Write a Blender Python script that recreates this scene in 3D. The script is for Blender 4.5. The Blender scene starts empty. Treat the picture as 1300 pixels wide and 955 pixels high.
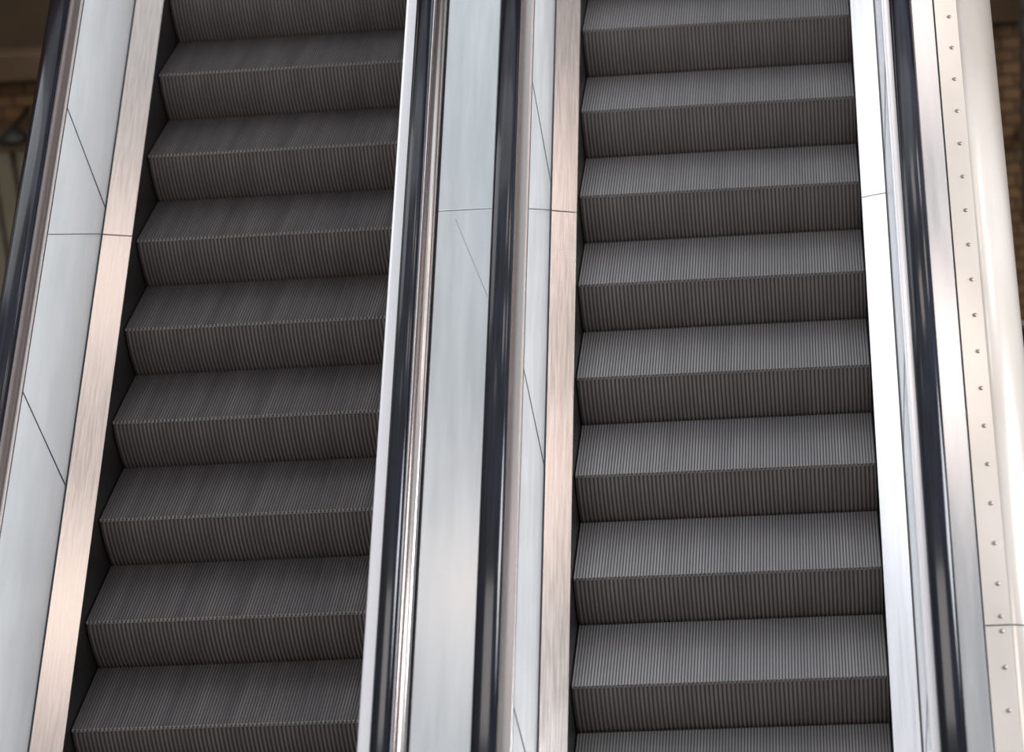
import bpy, math, random
from mathutils import Vector, Matrix, Euler
random.seed(4)
SC=bpy.context.scene
COL=bpy.context.collection
A30=math.radians(30); C30=math.cos(A30); S30=.5
S0,S1=-3.2,4.4      # extent along the incline

# ---------------------------------------------------------------- materials
def mat(name, col, metal=0., rough=.5, coat=0., spec=.5):
    m=bpy.data.materials.new(name); m.use_nodes=True
    b=m.node_tree.nodes['Principled BSDF']
    b.inputs['Base Color'].default_value=(*col,1); b.inputs['Metallic'].default_value=metal
    b.inputs['Roughness'].default_value=rough; b.inputs['Coat Weight'].default_value=coat
    b.inputs['Coat Roughness'].default_value=.08
    b.inputs['Specular IOR Level'].default_value=spec
    return m
def noise_col(m, c1, c2, scale, stretch=(1,1,1), rough=None, bump=0., detail=4, lo=.35, hi=.65):
    nt=m.node_tree; N=nt.nodes; L=nt.links; b=N['Principled BSDF']
    tc=N.new('ShaderNodeTexCoord'); mp=N.new('ShaderNodeMapping'); mp.inputs['Scale'].default_value=stretch
    no=N.new('ShaderNodeTexNoise'); no.inputs['Scale'].default_value=scale; no.inputs['Detail'].default_value=detail
    cr=N.new('ShaderNodeValToRGB'); cr.color_ramp.elements[0].position=lo; cr.color_ramp.elements[1].position=hi
    cr.color_ramp.elements[0].color=(*c1,1); cr.color_ramp.elements[1].color=(*c2,1)
    L.new(tc.outputs['Object'],mp.inputs[0]); L.new(mp.outputs[0],no.inputs['Vector'])
    L.new(no.outputs['Fac'],cr.inputs[0]); L.new(cr.outputs[0],b.inputs['Base Color'])
    if rough:
        mr=N.new('ShaderNodeMapRange'); mr.inputs['To Min'].default_value=rough[0]; mr.inputs['To Max'].default_value=rough[1]
        L.new(no.outputs['Fac'],mr.inputs['Value']); L.new(mr.outputs[0],b.inputs['Roughness'])
    if bump:
        bp=N.new('ShaderNodeBump'); bp.inputs['Strength'].default_value=bump; bp.inputs['Distance'].default_value=.002
        L.new(no.outputs['Fac'],bp.inputs['Height']); L.new(bp.outputs[0],b.inputs['Normal'])
    return m
M_brush=noise_col(mat('brushed_steel',(.6,.55,.52),.95,.33),(.41,.372,.35),(.50,.46,.437),6,(25,1,25),(.2,.3),.04)
M_panel=noise_col(mat('satin_panel',(.8,.83,.84),.3,.3),(.85,.88,.90),(.93,.95,.97),3,(3,1,3),(.16,.26))
M_deck=noise_col(mat('deck_steel',(.7,.75,.78),.8,.3),(.64,.67,.69),(.72,.75,.77),3,(8,.6,8),(.18,.28))
M_odeck=noise_col(mat('outer_deck_steel',(.6,.6,.6),.85,.3),(.42,.42,.43),(.50,.495,.50),3,(8,.6,8),(.2,.3))
M_sdeck=noise_col(mat('silver_steel',(.8,.8,.84),.75,.3),(.80,.81,.84),(.89,.90,.93),4,(20,.6,20),(.2,.3))
M_chrome=mat('polished_steel',(.53,.49,.48),1.,.26)
M_white=mat('bright_ledge',(.86,.86,.90),.4,.3)
M_rubber=noise_col(mat('black_rubber',(.01,.011,.016),0,.3,.2,.3),(.003,.004,.008),(.006,.008,.016),5,(3,1,3),(.12,.2))
M_seal=mat('dark_joint',(.012,.013,.02),0,.6)
M_seam=mat('fine_seam',(.09,.085,.085),.2,.5)
M_seam_refl=mat('pale_seam_reflection',(.42,.42,.43),.4,.4)  # shared by inner deck seams and the painted reflection line
M_skirt=mat('dark_skirt',(.035,.033,.032),.4,.35)
M_clad=noise_col(mat('painted_cladding',(.78,.74,.68),.25,.25,.3),(.45,.41,.37),(.54,.50,.46),1.5,(2,.7,2),(.2,.32))
M_rivet=mat('rivet_metal',(.28,.25,.23),.8,.35)
def step_mats(tag,t1,t2,r1,r2):
    a=noise_col(mat('tread_'+tag,t1,.6,.42),t1,t2,1.5,(14,.6,1),(.34,.48),lo=.3,hi=.72,detail=6)
    b=noise_col(mat('riser_'+tag,r1,.3,.45),r1,r2,2,(6,1,1.5),(.38,.5))
    return a,b
TM_L,RM_L=step_mats('dark',(.105,.102,.106),(.23,.22,.22),(.165,.148,.14),(.215,.195,.184))  # left treads: same metal, dimmer reflection put into a darker colour
TM_R,RM_R=step_mats('light',(.38,.38,.395),(.48,.48,.495),(.16,.145,.138),(.20,.184,.175))  # right treads: brighter reflection put into a lighter colour
M_gt_l=mat('tread_groove_dark',(.07,.066,.067),.3,.6)  # groove tones follow the reflection painted into each side's treads
M_gt_r=mat('tread_groove_light',(.12,.118,.123),.3,.6)
M_groove=mat('groove_dark',(.068,.06,.056),.2,.6)
M_edge_glint=mat('edge_glint',(.42,.40,.39),.7,.35)  # highlight along the cleat edges, put into the colour

# ---------------------------------------------------------------- mesh helpers
def mesh_obj(name, verts, faces, mats, fm=None, parent=None, loc=(0,0,0), smooth=False):
    me=bpy.data.meshes.new(name); me.from_pydata(verts,[],faces)
    for m in (mats if isinstance(mats,list) else [mats]): me.materials.append(m)
    if fm:
        for p,i in zip(me.polygons,fm): p.material_index=i
    if smooth:
        for p in me.polygons: p.use_smooth=True
    me.update()
    o=bpy.data.objects.new(name,me); COL.objects.link(o); o.location=loc
    if parent: o.parent=parent
    return o
def empty(name, loc=(0,0,0), rot=(0,0,0), parent=None):
    o=bpy.data.objects.new(name,None); COL.objects.link(o); o.location=loc; o.rotation_euler=rot
    o.empty_display_size=.2
    if parent: o.parent=parent
    return o
def sweep(name, prof, m, parent, s0=S0, s1=S1, closed=True, smooth=False, bevel=0):
    """profile in (x,n) extruded along the incline s (local y)"""
    n=len(prof); v=[(x,s0,z) for x,z in prof]+[(x,s1,z) for x,z in prof]
    f=[(i,(i+1)%n,n+(i+1)%n,n+i) for i in range(n if closed else n-1)]
    if closed: f+= [tuple(range(n))[::-1], tuple(range(n,2*n))]
    o=mesh_obj(name,v,f,m,parent=parent)
    import bmesh
    bm=bmesh.new(); bm.from_mesh(o.data); bmesh.ops.recalc_face_normals(bm,faces=bm.faces); bm.to_mesh(o.data); bm.free()
    if smooth:
        for p in o.data.polygons: p.use_smooth=len(p.vertices)==4
    if bevel:
        b=o.modifiers.new('bevel','BEVEL'); b.width=bevel; b.segments=2; b.limit_method='ANGLE'
    return o
def box(name,x0,x1,y0,y1,z0,z1,m,parent=None,bevel=0):
    v=[(x,y,z) for x in (x0,x1) for y in (y0,y1) for z in (z0,z1)]
    f=[(0,1,3,2),(4,6,7,5),(0,4,5,1),(2,3,7,6),(0,2,6,4),(1,5,7,3)]
    o=mesh_obj(name,v,f,m,parent=parent)
    if bevel:
        b=o.modifiers.new('bevel','BEVEL'); b.width=bevel; b.segments=2
    return o
def strip(name, pts, w, m, parent, lift=(0,0)):
    v=[];f=[]
    for x,s,n in pts:
        x+=lift[0]; n+=lift[1]
        v+=[(x,s-w/2,n),(x,s+w/2,n)]
    for i in range(len(pts)-1): f.append((2*i,2*i+1,2*i+3,2*i+2))
    o=mesh_obj(name,v,f,m,parent=parent)
    so=o.modifiers.new('thick','SOLIDIFY'); so.thickness=.0012; so.offset=0
    return o

# ---------------------------------------------------------------- step
def build_step(tm,rm,gm):
    W=1.0
    def ribbed(path, normals, depth, duty, off, nrib, mats):
        P=1/nrib
        xs=[]
        for i in range(nrib):
            a=i*P+off*P; b=a+duty*P; c=.12*P
            xs+=[(a,0),(a+c*.4,1),(b-c*.4,1),(b,0)]
        xs=[(min(max(x,0),W),l) for x,l in xs]
        xs=[(0,0)]+xs+[(W,0)]
        v=[];f=[];fm=[]
        m=len(xs)
        for (y,z),(ny,nz) in zip(path,normals):
            for x,l in xs:
                d=-depth*(1-l); v.append((x,y+ny*d,z+nz*d))
        for j in range(len(path)-1):
            for i in range(m-1):
                if abs(xs[i][0]-xs[i+1][0])<1e-7 and xs[i][1]==xs[i+1][1]: continue
                f.append((j*m+i,j*m+i+1,(j+1)*m+i+1,(j+1)*m+i))
                fm.append(0 if xs[i][1]==1 and xs[i+1][1]==1 else 1)
        return v,f,fm,mats
    out={}
    NT=100; NRI=72
    out['tread']=ribbed([(0,0),(.398,0)],[(0,1)]*2,.0022,.62,.1,NT,[tm,gm])
    rp=[];rn=[]
    for i in range(13):
        t=i/12; y=.0005+.060*t**2; z=-.004-.207*t
        rp.append((y,z)); dy=.060*2*t/.207
        L=math.hypot(1,dy); rn.append((-1/L,-dy/L))
    out['riser']=ribbed(rp,rn,.0026,.64,.6,NRI,[rm,M_groove])
    v=[];f=[]
    P=1/NRI
    for i in range(NRI):
        a=(i+.1)*P; b=a+.5*P; k=len(v)
        v+=[(x,y,z) for x in (a,b) for y in (-.004,.002) for z in (-.007,.0006)]
        f+=[tuple(k+q for q in t) for t in [(0,1,3,2),(4,6,7,5),(0,4,5,1),(2,3,7,6),(0,2,6,4),(1,5,7,3)]]
    out['cleat_edge']=(v,f,None,[M_edge_glint])
    pr=[(.002,-.008),(.388,-.008),(.388,-.03),(.16,-.05),(.074,-.208),(.060,-.214),(.038,-.16),(.015,-.08)]
    n=len(pr)
    v=[(.0008,y,z) for y,z in pr]+[(W-.0008,y,z) for y,z in pr]
    f=[(i,(i+1)%n,n+(i+1)%n,n+i) for i in range(n)]+[tuple(range(n))[::-1],tuple(range(n,2*n))]
    v=[(x,y+.006,z-.001) for x,y,z in v]
    out['step_frame']=(v,f,None,[M_groove])
    return out
def make_steps(esc, x0, phase, tm, rm, gm, ks, glint):
    data=build_step(tm,rm,gm); first=None
    protos={}
    for k in ks:
        s=(k+phase)*.35/C30
        e=empty('step',(x0,s,0),(-A30,0,0),esc)
        if first is None:
            for nm,(v,f,fm,ms) in data.items():
                if nm=='cleat_edge': ms=[glint]
                protos[nm]=mesh_obj(nm,v,f,ms,fm,parent=e)
            first=e
        else:
            for nm,p in protos.items():
                c=p.copy(); c.parent=e; COL.objects.link(c)

# ---------------------------------------------------------------- handrail
def handrail(esc, xc, nc, w=.076, h=.05):
    prof=[]
    for i in range(33):
        a=math.radians(-50+280*i/32)
        ca,sa=math.cos(a),math.sin(a)
        e=.85
        prof.append((xc+w/2*math.copysign(abs(ca)**e,ca), nc+h/2*math.copysign(abs(sa)**e,sa)))
    o=sweep('handrail',prof,M_rubber,esc,smooth=True)
    return o

JS=[-2.05,-.835,.385,1.60,2.82,4.04]
def balustrade(esc, sgn, xe, xp, xhr, inner_deck_m=M_brush, ledge_m=M_chrome, seam=True, outer_x=None, gw=.03):
    b=empty('balustrade',(0,0,0),parent=esc)
    sweep('skirt_panel',[(xe+sgn*.004,-.42),(xe+sgn*.004,.048),(xe+sgn*.02,.048),(xe+sgn*.02,-.42)],M_skirt,b)
    xd=xp-sgn*.004
    sweep('inner_deck',[(xe+sgn*.003,.05),(xd,.1),(xd,.085),(xe+sgn*.006,.036)],inner_deck_m,b,bevel=.0015)
    xt=xp+sgn*.006
    sweep('inner_panel',[(xp,.1),(xt,.648),(xt+sgn*.012,.648),(xp+sgn*.012,.1)],M_panel,b,bevel=.001)
    sweep('joint_seal',[(xp-sgn*.006,.094),(xp-sgn*.006,.1005),(xp+sgn*.004,.1035),(xp+sgn*.004,.094)],M_seal if seam else M_seam,b)
    xg=xhr
    sweep('handrail_ledge',[(xt-sgn*.002,.644),(xt-sgn*.002,.656),(xt+sgn*.004,.66),(xg+sgn*gw,.66),(xg+sgn*gw,.644)],ledge_m,b,bevel=.003)
    g=gw
    sweep('handrail_guide',[(xg-g+.008,.655),(xg-g+.008,.69),(xg-g,.69),(xg-g,.70),(xg+g,.70),(xg+g,.69),(xg+g-.008,.69),(xg+g-.008,.655)],M_chrome,b,bevel=.002)
    for s in JS:
        strip('panel_joint',[(xp-sgn*.0012,s,.104),(xt-sgn*.0012,s,.644)],.005,M_seal,b)
    if seam:
        strip('panel_joint',[(xp-sgn*.0012,1.475,.104),(xt-sgn*.0012,1.04,.644)],.003,M_seam,b)
    strip('panel_joint',[(xe+sgn*.004,1.50,.0515),(xd-sgn*.001,1.475,.1012)],.003,M_seam if seam else M_seam_refl,b)
    if outer_x is not None:
        sweep('outer_panel',[(outer_x,.64),(outer_x,-.7),(outer_x-sgn*.012,-.7),(outer_x-sgn*.012,.64)],M_panel,b)
    return b

# ================================================================ LEFT ESCALATOR
E1=empty('escalator',(0,0,0),(A30,0,0))
E1['label']='escalator with ribbed metal steps, treads darkened for dim reflection, and black rubber handrails'; E1['category']='escalator'; E1['group']='pair of escalators'
make_steps(E1,-1.619,-.2385,TM_L,RM_L,M_gt_l,range(-4,10),M_edge_glint)
balustrade(E1,-1,-1.619,-1.722,-1.787,outer_x=-1.826)
balustrade(E1, 1,-.619,-.556,-.473,ledge_m=M_white,seam=False,gw=.024)
handrail(E1,-1.787,.722); handrail(E1,-.473,.722,w=.06)
sweep('truss_casing',[(-1.81,-.72),(-1.81,-.70),(-.46,-.70),(-.46,-.72)],M_skirt,E1)

# ================================================================ RIGHT ESCALATOR
E2=empty('escalator',(0,0,0),(A30,0,0))
E2['label']='escalator with grey ribbed steps, treads lightened for bright reflection, beside riveted cream cladding'; E2['category']='escalator'; E2['group']='pair of escalators'
M_edge_glint2=mat('edge_glint_right',(.26,.25,.245),.6,.4)  # painted highlight for the right cleat edges
make_steps(E2,0,0,TM_R,RM_R,M_gt_r,range(-4,10),M_edge_glint2)
balustrade(E2,-1,0,-.094,-.172)
balustrade(E2, 1,1.0,1.092,1.158,inner_deck_m=M_sdeck,ledge_m=M_white,seam=False)
handrail(E2,-.172,.722); handrail(E2,1.158,.722)
sweep('truss_casing',[(-.2,-.72),(-.2,-.70),(1.3,-.70),(1.3,-.72)],M_skirt,E2)
sweep('outer_deck',[(1.19,.61),(1.272,.61),(1.272,.595),(1.19,.595)],M_odeck,E2,bevel=.001)
sweep('joint_seal',[(1.272,.596),(1.272,.6085),(1.277,.6085),(1.277,.596)],M_seal,E2)
CL=empty('outer_cladding',(0,0,0),parent=E2)
sweep('rivet_strip',[(1.277,.596),(1.277,.612),(1.352,.612),(1.352,.596)],M_clad,CL,bevel=.001)
pr=[(1.354,.611)]
for i in range(1,15):
    a=math.radians(90-90*i/14); pr.append((1.354+.125*math.cos(a),.461+.15*math.sin(a)))
pr.append((1.479,-.75)); inner=[(x-.012,n-.01) for x,n in pr][::-1]
sh=sweep('cladding_shell',pr+inner,M_clad,CL,smooth=True)
strip('joint_seal',[(1.278,-.6,.6125),(1.352,-.6,.6125)],.004,M_seal,CL)
strip('joint_seal',[(x+.0006,-.6,n+.0006) for x,n in pr[:10]],.004,M_seal,CL)
def dome(r,h,seg=14,rings=4):
    v=[(0,0,h)];f=[]
    for j in range(1,rings+1):
        a=math.pi/2*j/rings
        for i in range(seg):
            t=2*math.pi*i/seg; v.append((r*math.sin(a)*math.cos(t),r*math.sin(a)*math.sin(t),h*math.cos(a)))
    for i in range(seg): f.append((0,1+i,1+(i+1)%seg))
    for j in range(rings-1):
        for i in range(seg):
            a=1+j*seg+i;b=1+j*seg+(i+1)%seg; f.append((a,a+seg,b+seg,b))
    return v,f
dv,df=dome(.0076,.005)
rp0=None
pos=[(1.325,-.6+.142*i ) for i in range(-12,28) if i!=0]+[(1.325,-.62),(1.325,-.57)]
for x,s in pos:
    if rp0 is None: rp0=mesh_obj('rivet',dv,df,M_rivet,parent=CL,loc=(x,s,.612),smooth=True)
    else:
        c=rp0.copy(); c.location=(x,s,.612); COL.objects.link(c)

# ================================================================ DIVIDER DECK
D=empty('divider_cover',(0,0,0),(A30,0,0))
D['label']='pale satin steel cover plates between two escalator handrails'; D['category']='metal cover'
sweep('cover_plate',[(-.405,.62),(-.222,.62),(-.222,.605),(-.405,.605)],M_deck,D,s0=1.0715,bevel=.0008)
sweep('cover_plate',[(-.405,.62),(-.222,.62),(-.222,.605),(-.405,.605)],M_deck,D,s1=1.0685,bevel=.0008)
strip('painted_reflection',[(-.345,1.03,.6206),(-.228,.70,.6206)],.008,M_seam_refl,D)  # thin pale strip standing in for a reflection on the cover plate
tp=[(-.447,.6)]+[(-.429-.018*math.cos(math.radians(a)),.66+.012*math.sin(math.radians(a))) for a in range(0,181,20)]+[(-.411,.6)]
sweep('edge_trim',tp,M_chrome,D,smooth=True)
sweep('edge_seal',[(-.4095,.6),(-.4095,.6215),(-.4045,.6215),(-.4045,.6)],M_seal,D)
sweep('edge_seal',[(-.221,.6),(-.221,.625),(-.205,.632),(-.195,.6)],M_seal,D)
sweep('side_wall',[(-.40,.6),(-.40,-.7),(-.23,-.7),(-.23,.6)],M_skirt,D)

# ================================================================ BACKGROUND
def struct(o): o['kind']='structure'; return o
M_wall=mat('brown_wall',(.10,.06,.03),0,.7)
nt=M_wall.node_tree; N=nt.nodes; L=nt.links
tc=N.new('ShaderNodeTexCoord'); mp=N.new('ShaderNodeMapping'); mp.inputs['Rotation'].default_value=(math.radians(90),0,0)
br=N.new('ShaderNodeTexBrick'); br.inputs['Color1'].default_value=(.20,.105,.04,1); br.inputs['Color2'].default_value=(.14,.072,.027,1)
br.inputs['Mortar'].default_value=(.055,.03,.013,1); br.inputs['Scale'].default_value=3.2; br.inputs['Mortar Size'].default_value=.03
L.new(tc.outputs['Object'],mp.inputs[0]); L.new(mp.outputs[0],br.inputs['Vector']); L.new(br.outputs['Color'],N['Principled BSDF'].inputs['Base Color'])
struct(box('wall_back',-9,6,8,8.2,-4,7,M_wall))
M_floor=noise_col(mat('dark_floor',(.05,.035,.025),0,.5),(.03,.022,.016),(.07,.05,.035),2)
struct(box('floor',-9,6,-10,8,-4.1,-4,M_floor))
M_beam=noise_col(mat('beige_beam',(.2,.13,.07),0,.6),(.10,.062,.03),(.14,.085,.045),3)
M_bm=noise_col(mat('brown_facing',(.05,.03,.015),0,.6),(.05,.03,.014),(.075,.045,.02),1.5)
M_dark=mat('dark_bronze',(.012,.009,.007),0,.5)
M_pale=noise_col(mat('pale_ribbed',(.3,.25,.17),0,.6),(.18,.155,.105),(.22,.19,.135),3)
struct(box('trim_1',-9,6,7.75,8,-.62,-.45,M_beam,bevel=.01))
struct(box('trim_2',-9,-2.8,7.8,8,-1.08,-.95,M_beam,bevel=.01))
struct(box('trim_3',-9,-2.8,7.88,8,-.45,3,M_bm))
v=[];f=[];x=-6.0;pts=[]
while x<-3.0:
    pts+=[(x,7.86),(x+.012,7.80),(x+.10,7.80),(x+.112,7.86)]; x+=.135
for px,py in pts: v+=[(px,py,-4),(px,py,-1.08)]
for i in range(len(pts)-1): f.append((2*i,2*i+2,2*i+3,2*i+1))
o=mesh_obj('ribbed_screen',v,f,M_pale); so=o.modifiers.new('t','SOLIDIFY'); so.thickness=.02
o['label']='pale beige vertically ribbed metal screen against a brown wall'; o['category']='screen'
def lathe(name,prof,m,parent,loc=(0,0,0),seg=28):
    v=[];f=[]
    for r,z in prof:
        for i in range(seg):
            a=2*math.pi*i/seg; v.append((r*math.cos(a),r*math.sin(a),z))
    for j in range(len(prof)-1):
        for i in range(seg):
            f.append((j*seg+i,j*seg+(i+1)%seg,(j+1)*seg+(i+1)%seg,(j+1)*seg+i))
    return mesh_obj(name,v,f,m,parent=parent,loc=loc,smooth=True)
LA=empty('wall_lamp',(-3.90,7.6,-.92)); LA['label']='small dark round lamp shade on a wall bracket'; LA['category']='lamp'
lathe('lamp_shade',[(.001,.06),(.03,.055),(.08,.02),(.10,-.02),(.095,-.02),(.07,.01),(.001,.03)],M_dark,LA)
box('bracket',-.012,.012,0,.4,.04,.062,M_dark,LA)
prof=[];z=-1.72
while z<6.9: prof+=[(.10,z),(.115,z+.04),(.10,z+.08)]; z+=.16
M_pipe=mat('grey_duct',(.10,.085,.07),.2,.5)
DU=empty('duct',(2.12,7.42,-1.72)); DU['label']='grey-brown ribbed vertical duct by a brick wall'; DU['category']='duct'
lathe('duct_pipe',[(r,z+1.72) for r,z in prof],M_pipe,DU)
for zz in (.35,3,6): box('duct_bracket',-.02,.02,.09,.57,zz,zz+.08,M_pipe,DU)
struct(box('wall_low',1.2,6,7.3,7.99,-4,-2.62,M_dark))
RL=empty('guard_rail',(1.88,7.4,-2.62)); RL['label']='pale metal guard rail on a dark low wall'; RL['category']='railing'
box('top_rail',.04,2.5,-.025,.025,.24,.29,M_chrome,RL,bevel=.012)
for i in range(3): box('post',.2+i*.9,.24+i*.9,-.02,.02,0,.24,M_dark,RL,bevel=.005)

# ================================================================ LIGHT
W=bpy.data.worlds.new('World'); SC.world=W; W.use_nodes=True
nt=W.node_tree; N=nt.nodes; L=nt.links; bg=N['Background']
tc=N.new('ShaderNodeTexCoord'); sp=N.new('ShaderNodeSeparateXYZ'); cr=N.new('ShaderNodeValToRGB')
mr=N.new('ShaderNodeMapRange'); mr.inputs['From Min'].default_value=-1
L.new(tc.outputs['Generated'],sp.inputs[0]); L.new(sp.outputs['Z'],mr.inputs['Value']); L.new(mr.outputs[0],cr.inputs[0])
E=cr.color_ramp.elements; E[0].position=.4; E[0].color=(.10,.085,.075,1); E[1].position=1; E[1].color=(.76,.81,.84,1)
e=E.new(.55); e.color=(.28,.27,.27,1); e=E.new(.8); e.color=(.58,.59,.61,1)
no=N.new('ShaderNodeTexNoise'); no.inputs['Scale'].default_value=9; no.inputs['Detail'].default_value=1.5
c2=N.new('ShaderNodeValToRGB'); q=c2.color_ramp.elements; q[0].position=.38; q[0].color=(.68,.62,.61,1); q[1].position=.62; q[1].color=(1.3,1.32,1.34,1)
mx=N.new('ShaderNodeMix'); mx.data_type='RGBA'; mx.blend_type='MULTIPLY'; mx.inputs[0].default_value=1
L.new(tc.outputs['Generated'],no.inputs['Vector']); L.new(no.outputs['Fac'],c2.inputs[0])
L.new(cr.outputs[0],mx.inputs[6]); L.new(c2.outputs[0],mx.inputs[7]); L.new(mx.outputs[2],bg.inputs['Color'])
bg.inputs['Strength'].default_value=.9
def area(name,loc,target,sx,sy,en,col):
    l=bpy.data.lights.new(name,'AREA'); l.shape='RECTANGLE'; l.size=sx; l.size_y=sy; l.energy=en; l.color=col
    o=bpy.data.objects.new(name,l); COL.objects.link(o); o.location=loc
    o.rotation_euler=(Vector(target)-Vector(loc)).to_track_quat('-Z','Y').to_euler(); return o
area('skylight',(0,6,10),(0,1,1),7,3,60,(.9,.96,1))
area('side_fill',(6.5,-1,3.5),(-1.5,1,.8),3.5,3,700,(.93,.97,1))  # unseen fill light, added to brighten the inner panels
area('front_fill',(0,-8,9.5),(0,1,.5),7,4,440,(1,.94,.90))  # fill light added behind the camera to lift the risers
area('west_fill',(-4.0,3.2,5.8),(1.04,1,.6),3.4,3.4,75,(.93,.95,1))  # added fill light that whitens the right-hand inner deck
warm=(1,.83,.74)
area('warm_lamp',(1.3,2.3,6.1),(-1.67,1.3,.9),.8,.8,9,warm)
area('warm_lamp',(1.3,.4,4.9),(-1.67,-.5,-.3),.7,.7,9,warm)
area('warm_lamp',(3.5,2.9,5.6),(-.05,1.5,.9),.8,.8,14,warm)
area('warm_lamp',(3.5,1.3,4.6),(-.05,-.05,.0),.8,.8,12,warm)
area('warm_lamp',(-.9,-.5,5.9),(-.31,-.9,.1),.5,.5,2,(1,.78,.68))

# ================================================================ CAMERA
q=[0.85273,-8.20718,4.35917,-0.12005,0.41342,-0.09525,3618.]
yaw,p,roll=q[3:6]
f=Vector((math.sin(yaw)*math.cos(p),math.cos(yaw)*math.cos(p),-math.sin(p)))
r=f.cross(Vector((0,0,1))).normalized(); u=r.cross(f)
r2=r*math.cos(roll)+u*math.sin(roll); u2=-r*math.sin(roll)+u*math.cos(roll)
cam=bpy.data.cameras.new('camera'); co=bpy.data.objects.new('camera',cam); COL.objects.link(co)
M=Matrix((r2,u2,-f)).transposed().to_4x4(); M.translation=Vector(q[:3]); co.matrix_world=M
cam.sensor_width=36; cam.lens=36*q[6]/1300; cam.clip_end=200
cam.dof.use_dof=True; cam.dof.focus_distance=9.6; cam.dof.aperture_fstop=2.0
SC.camera=co
SC.view_settings.view_transform='Standard'
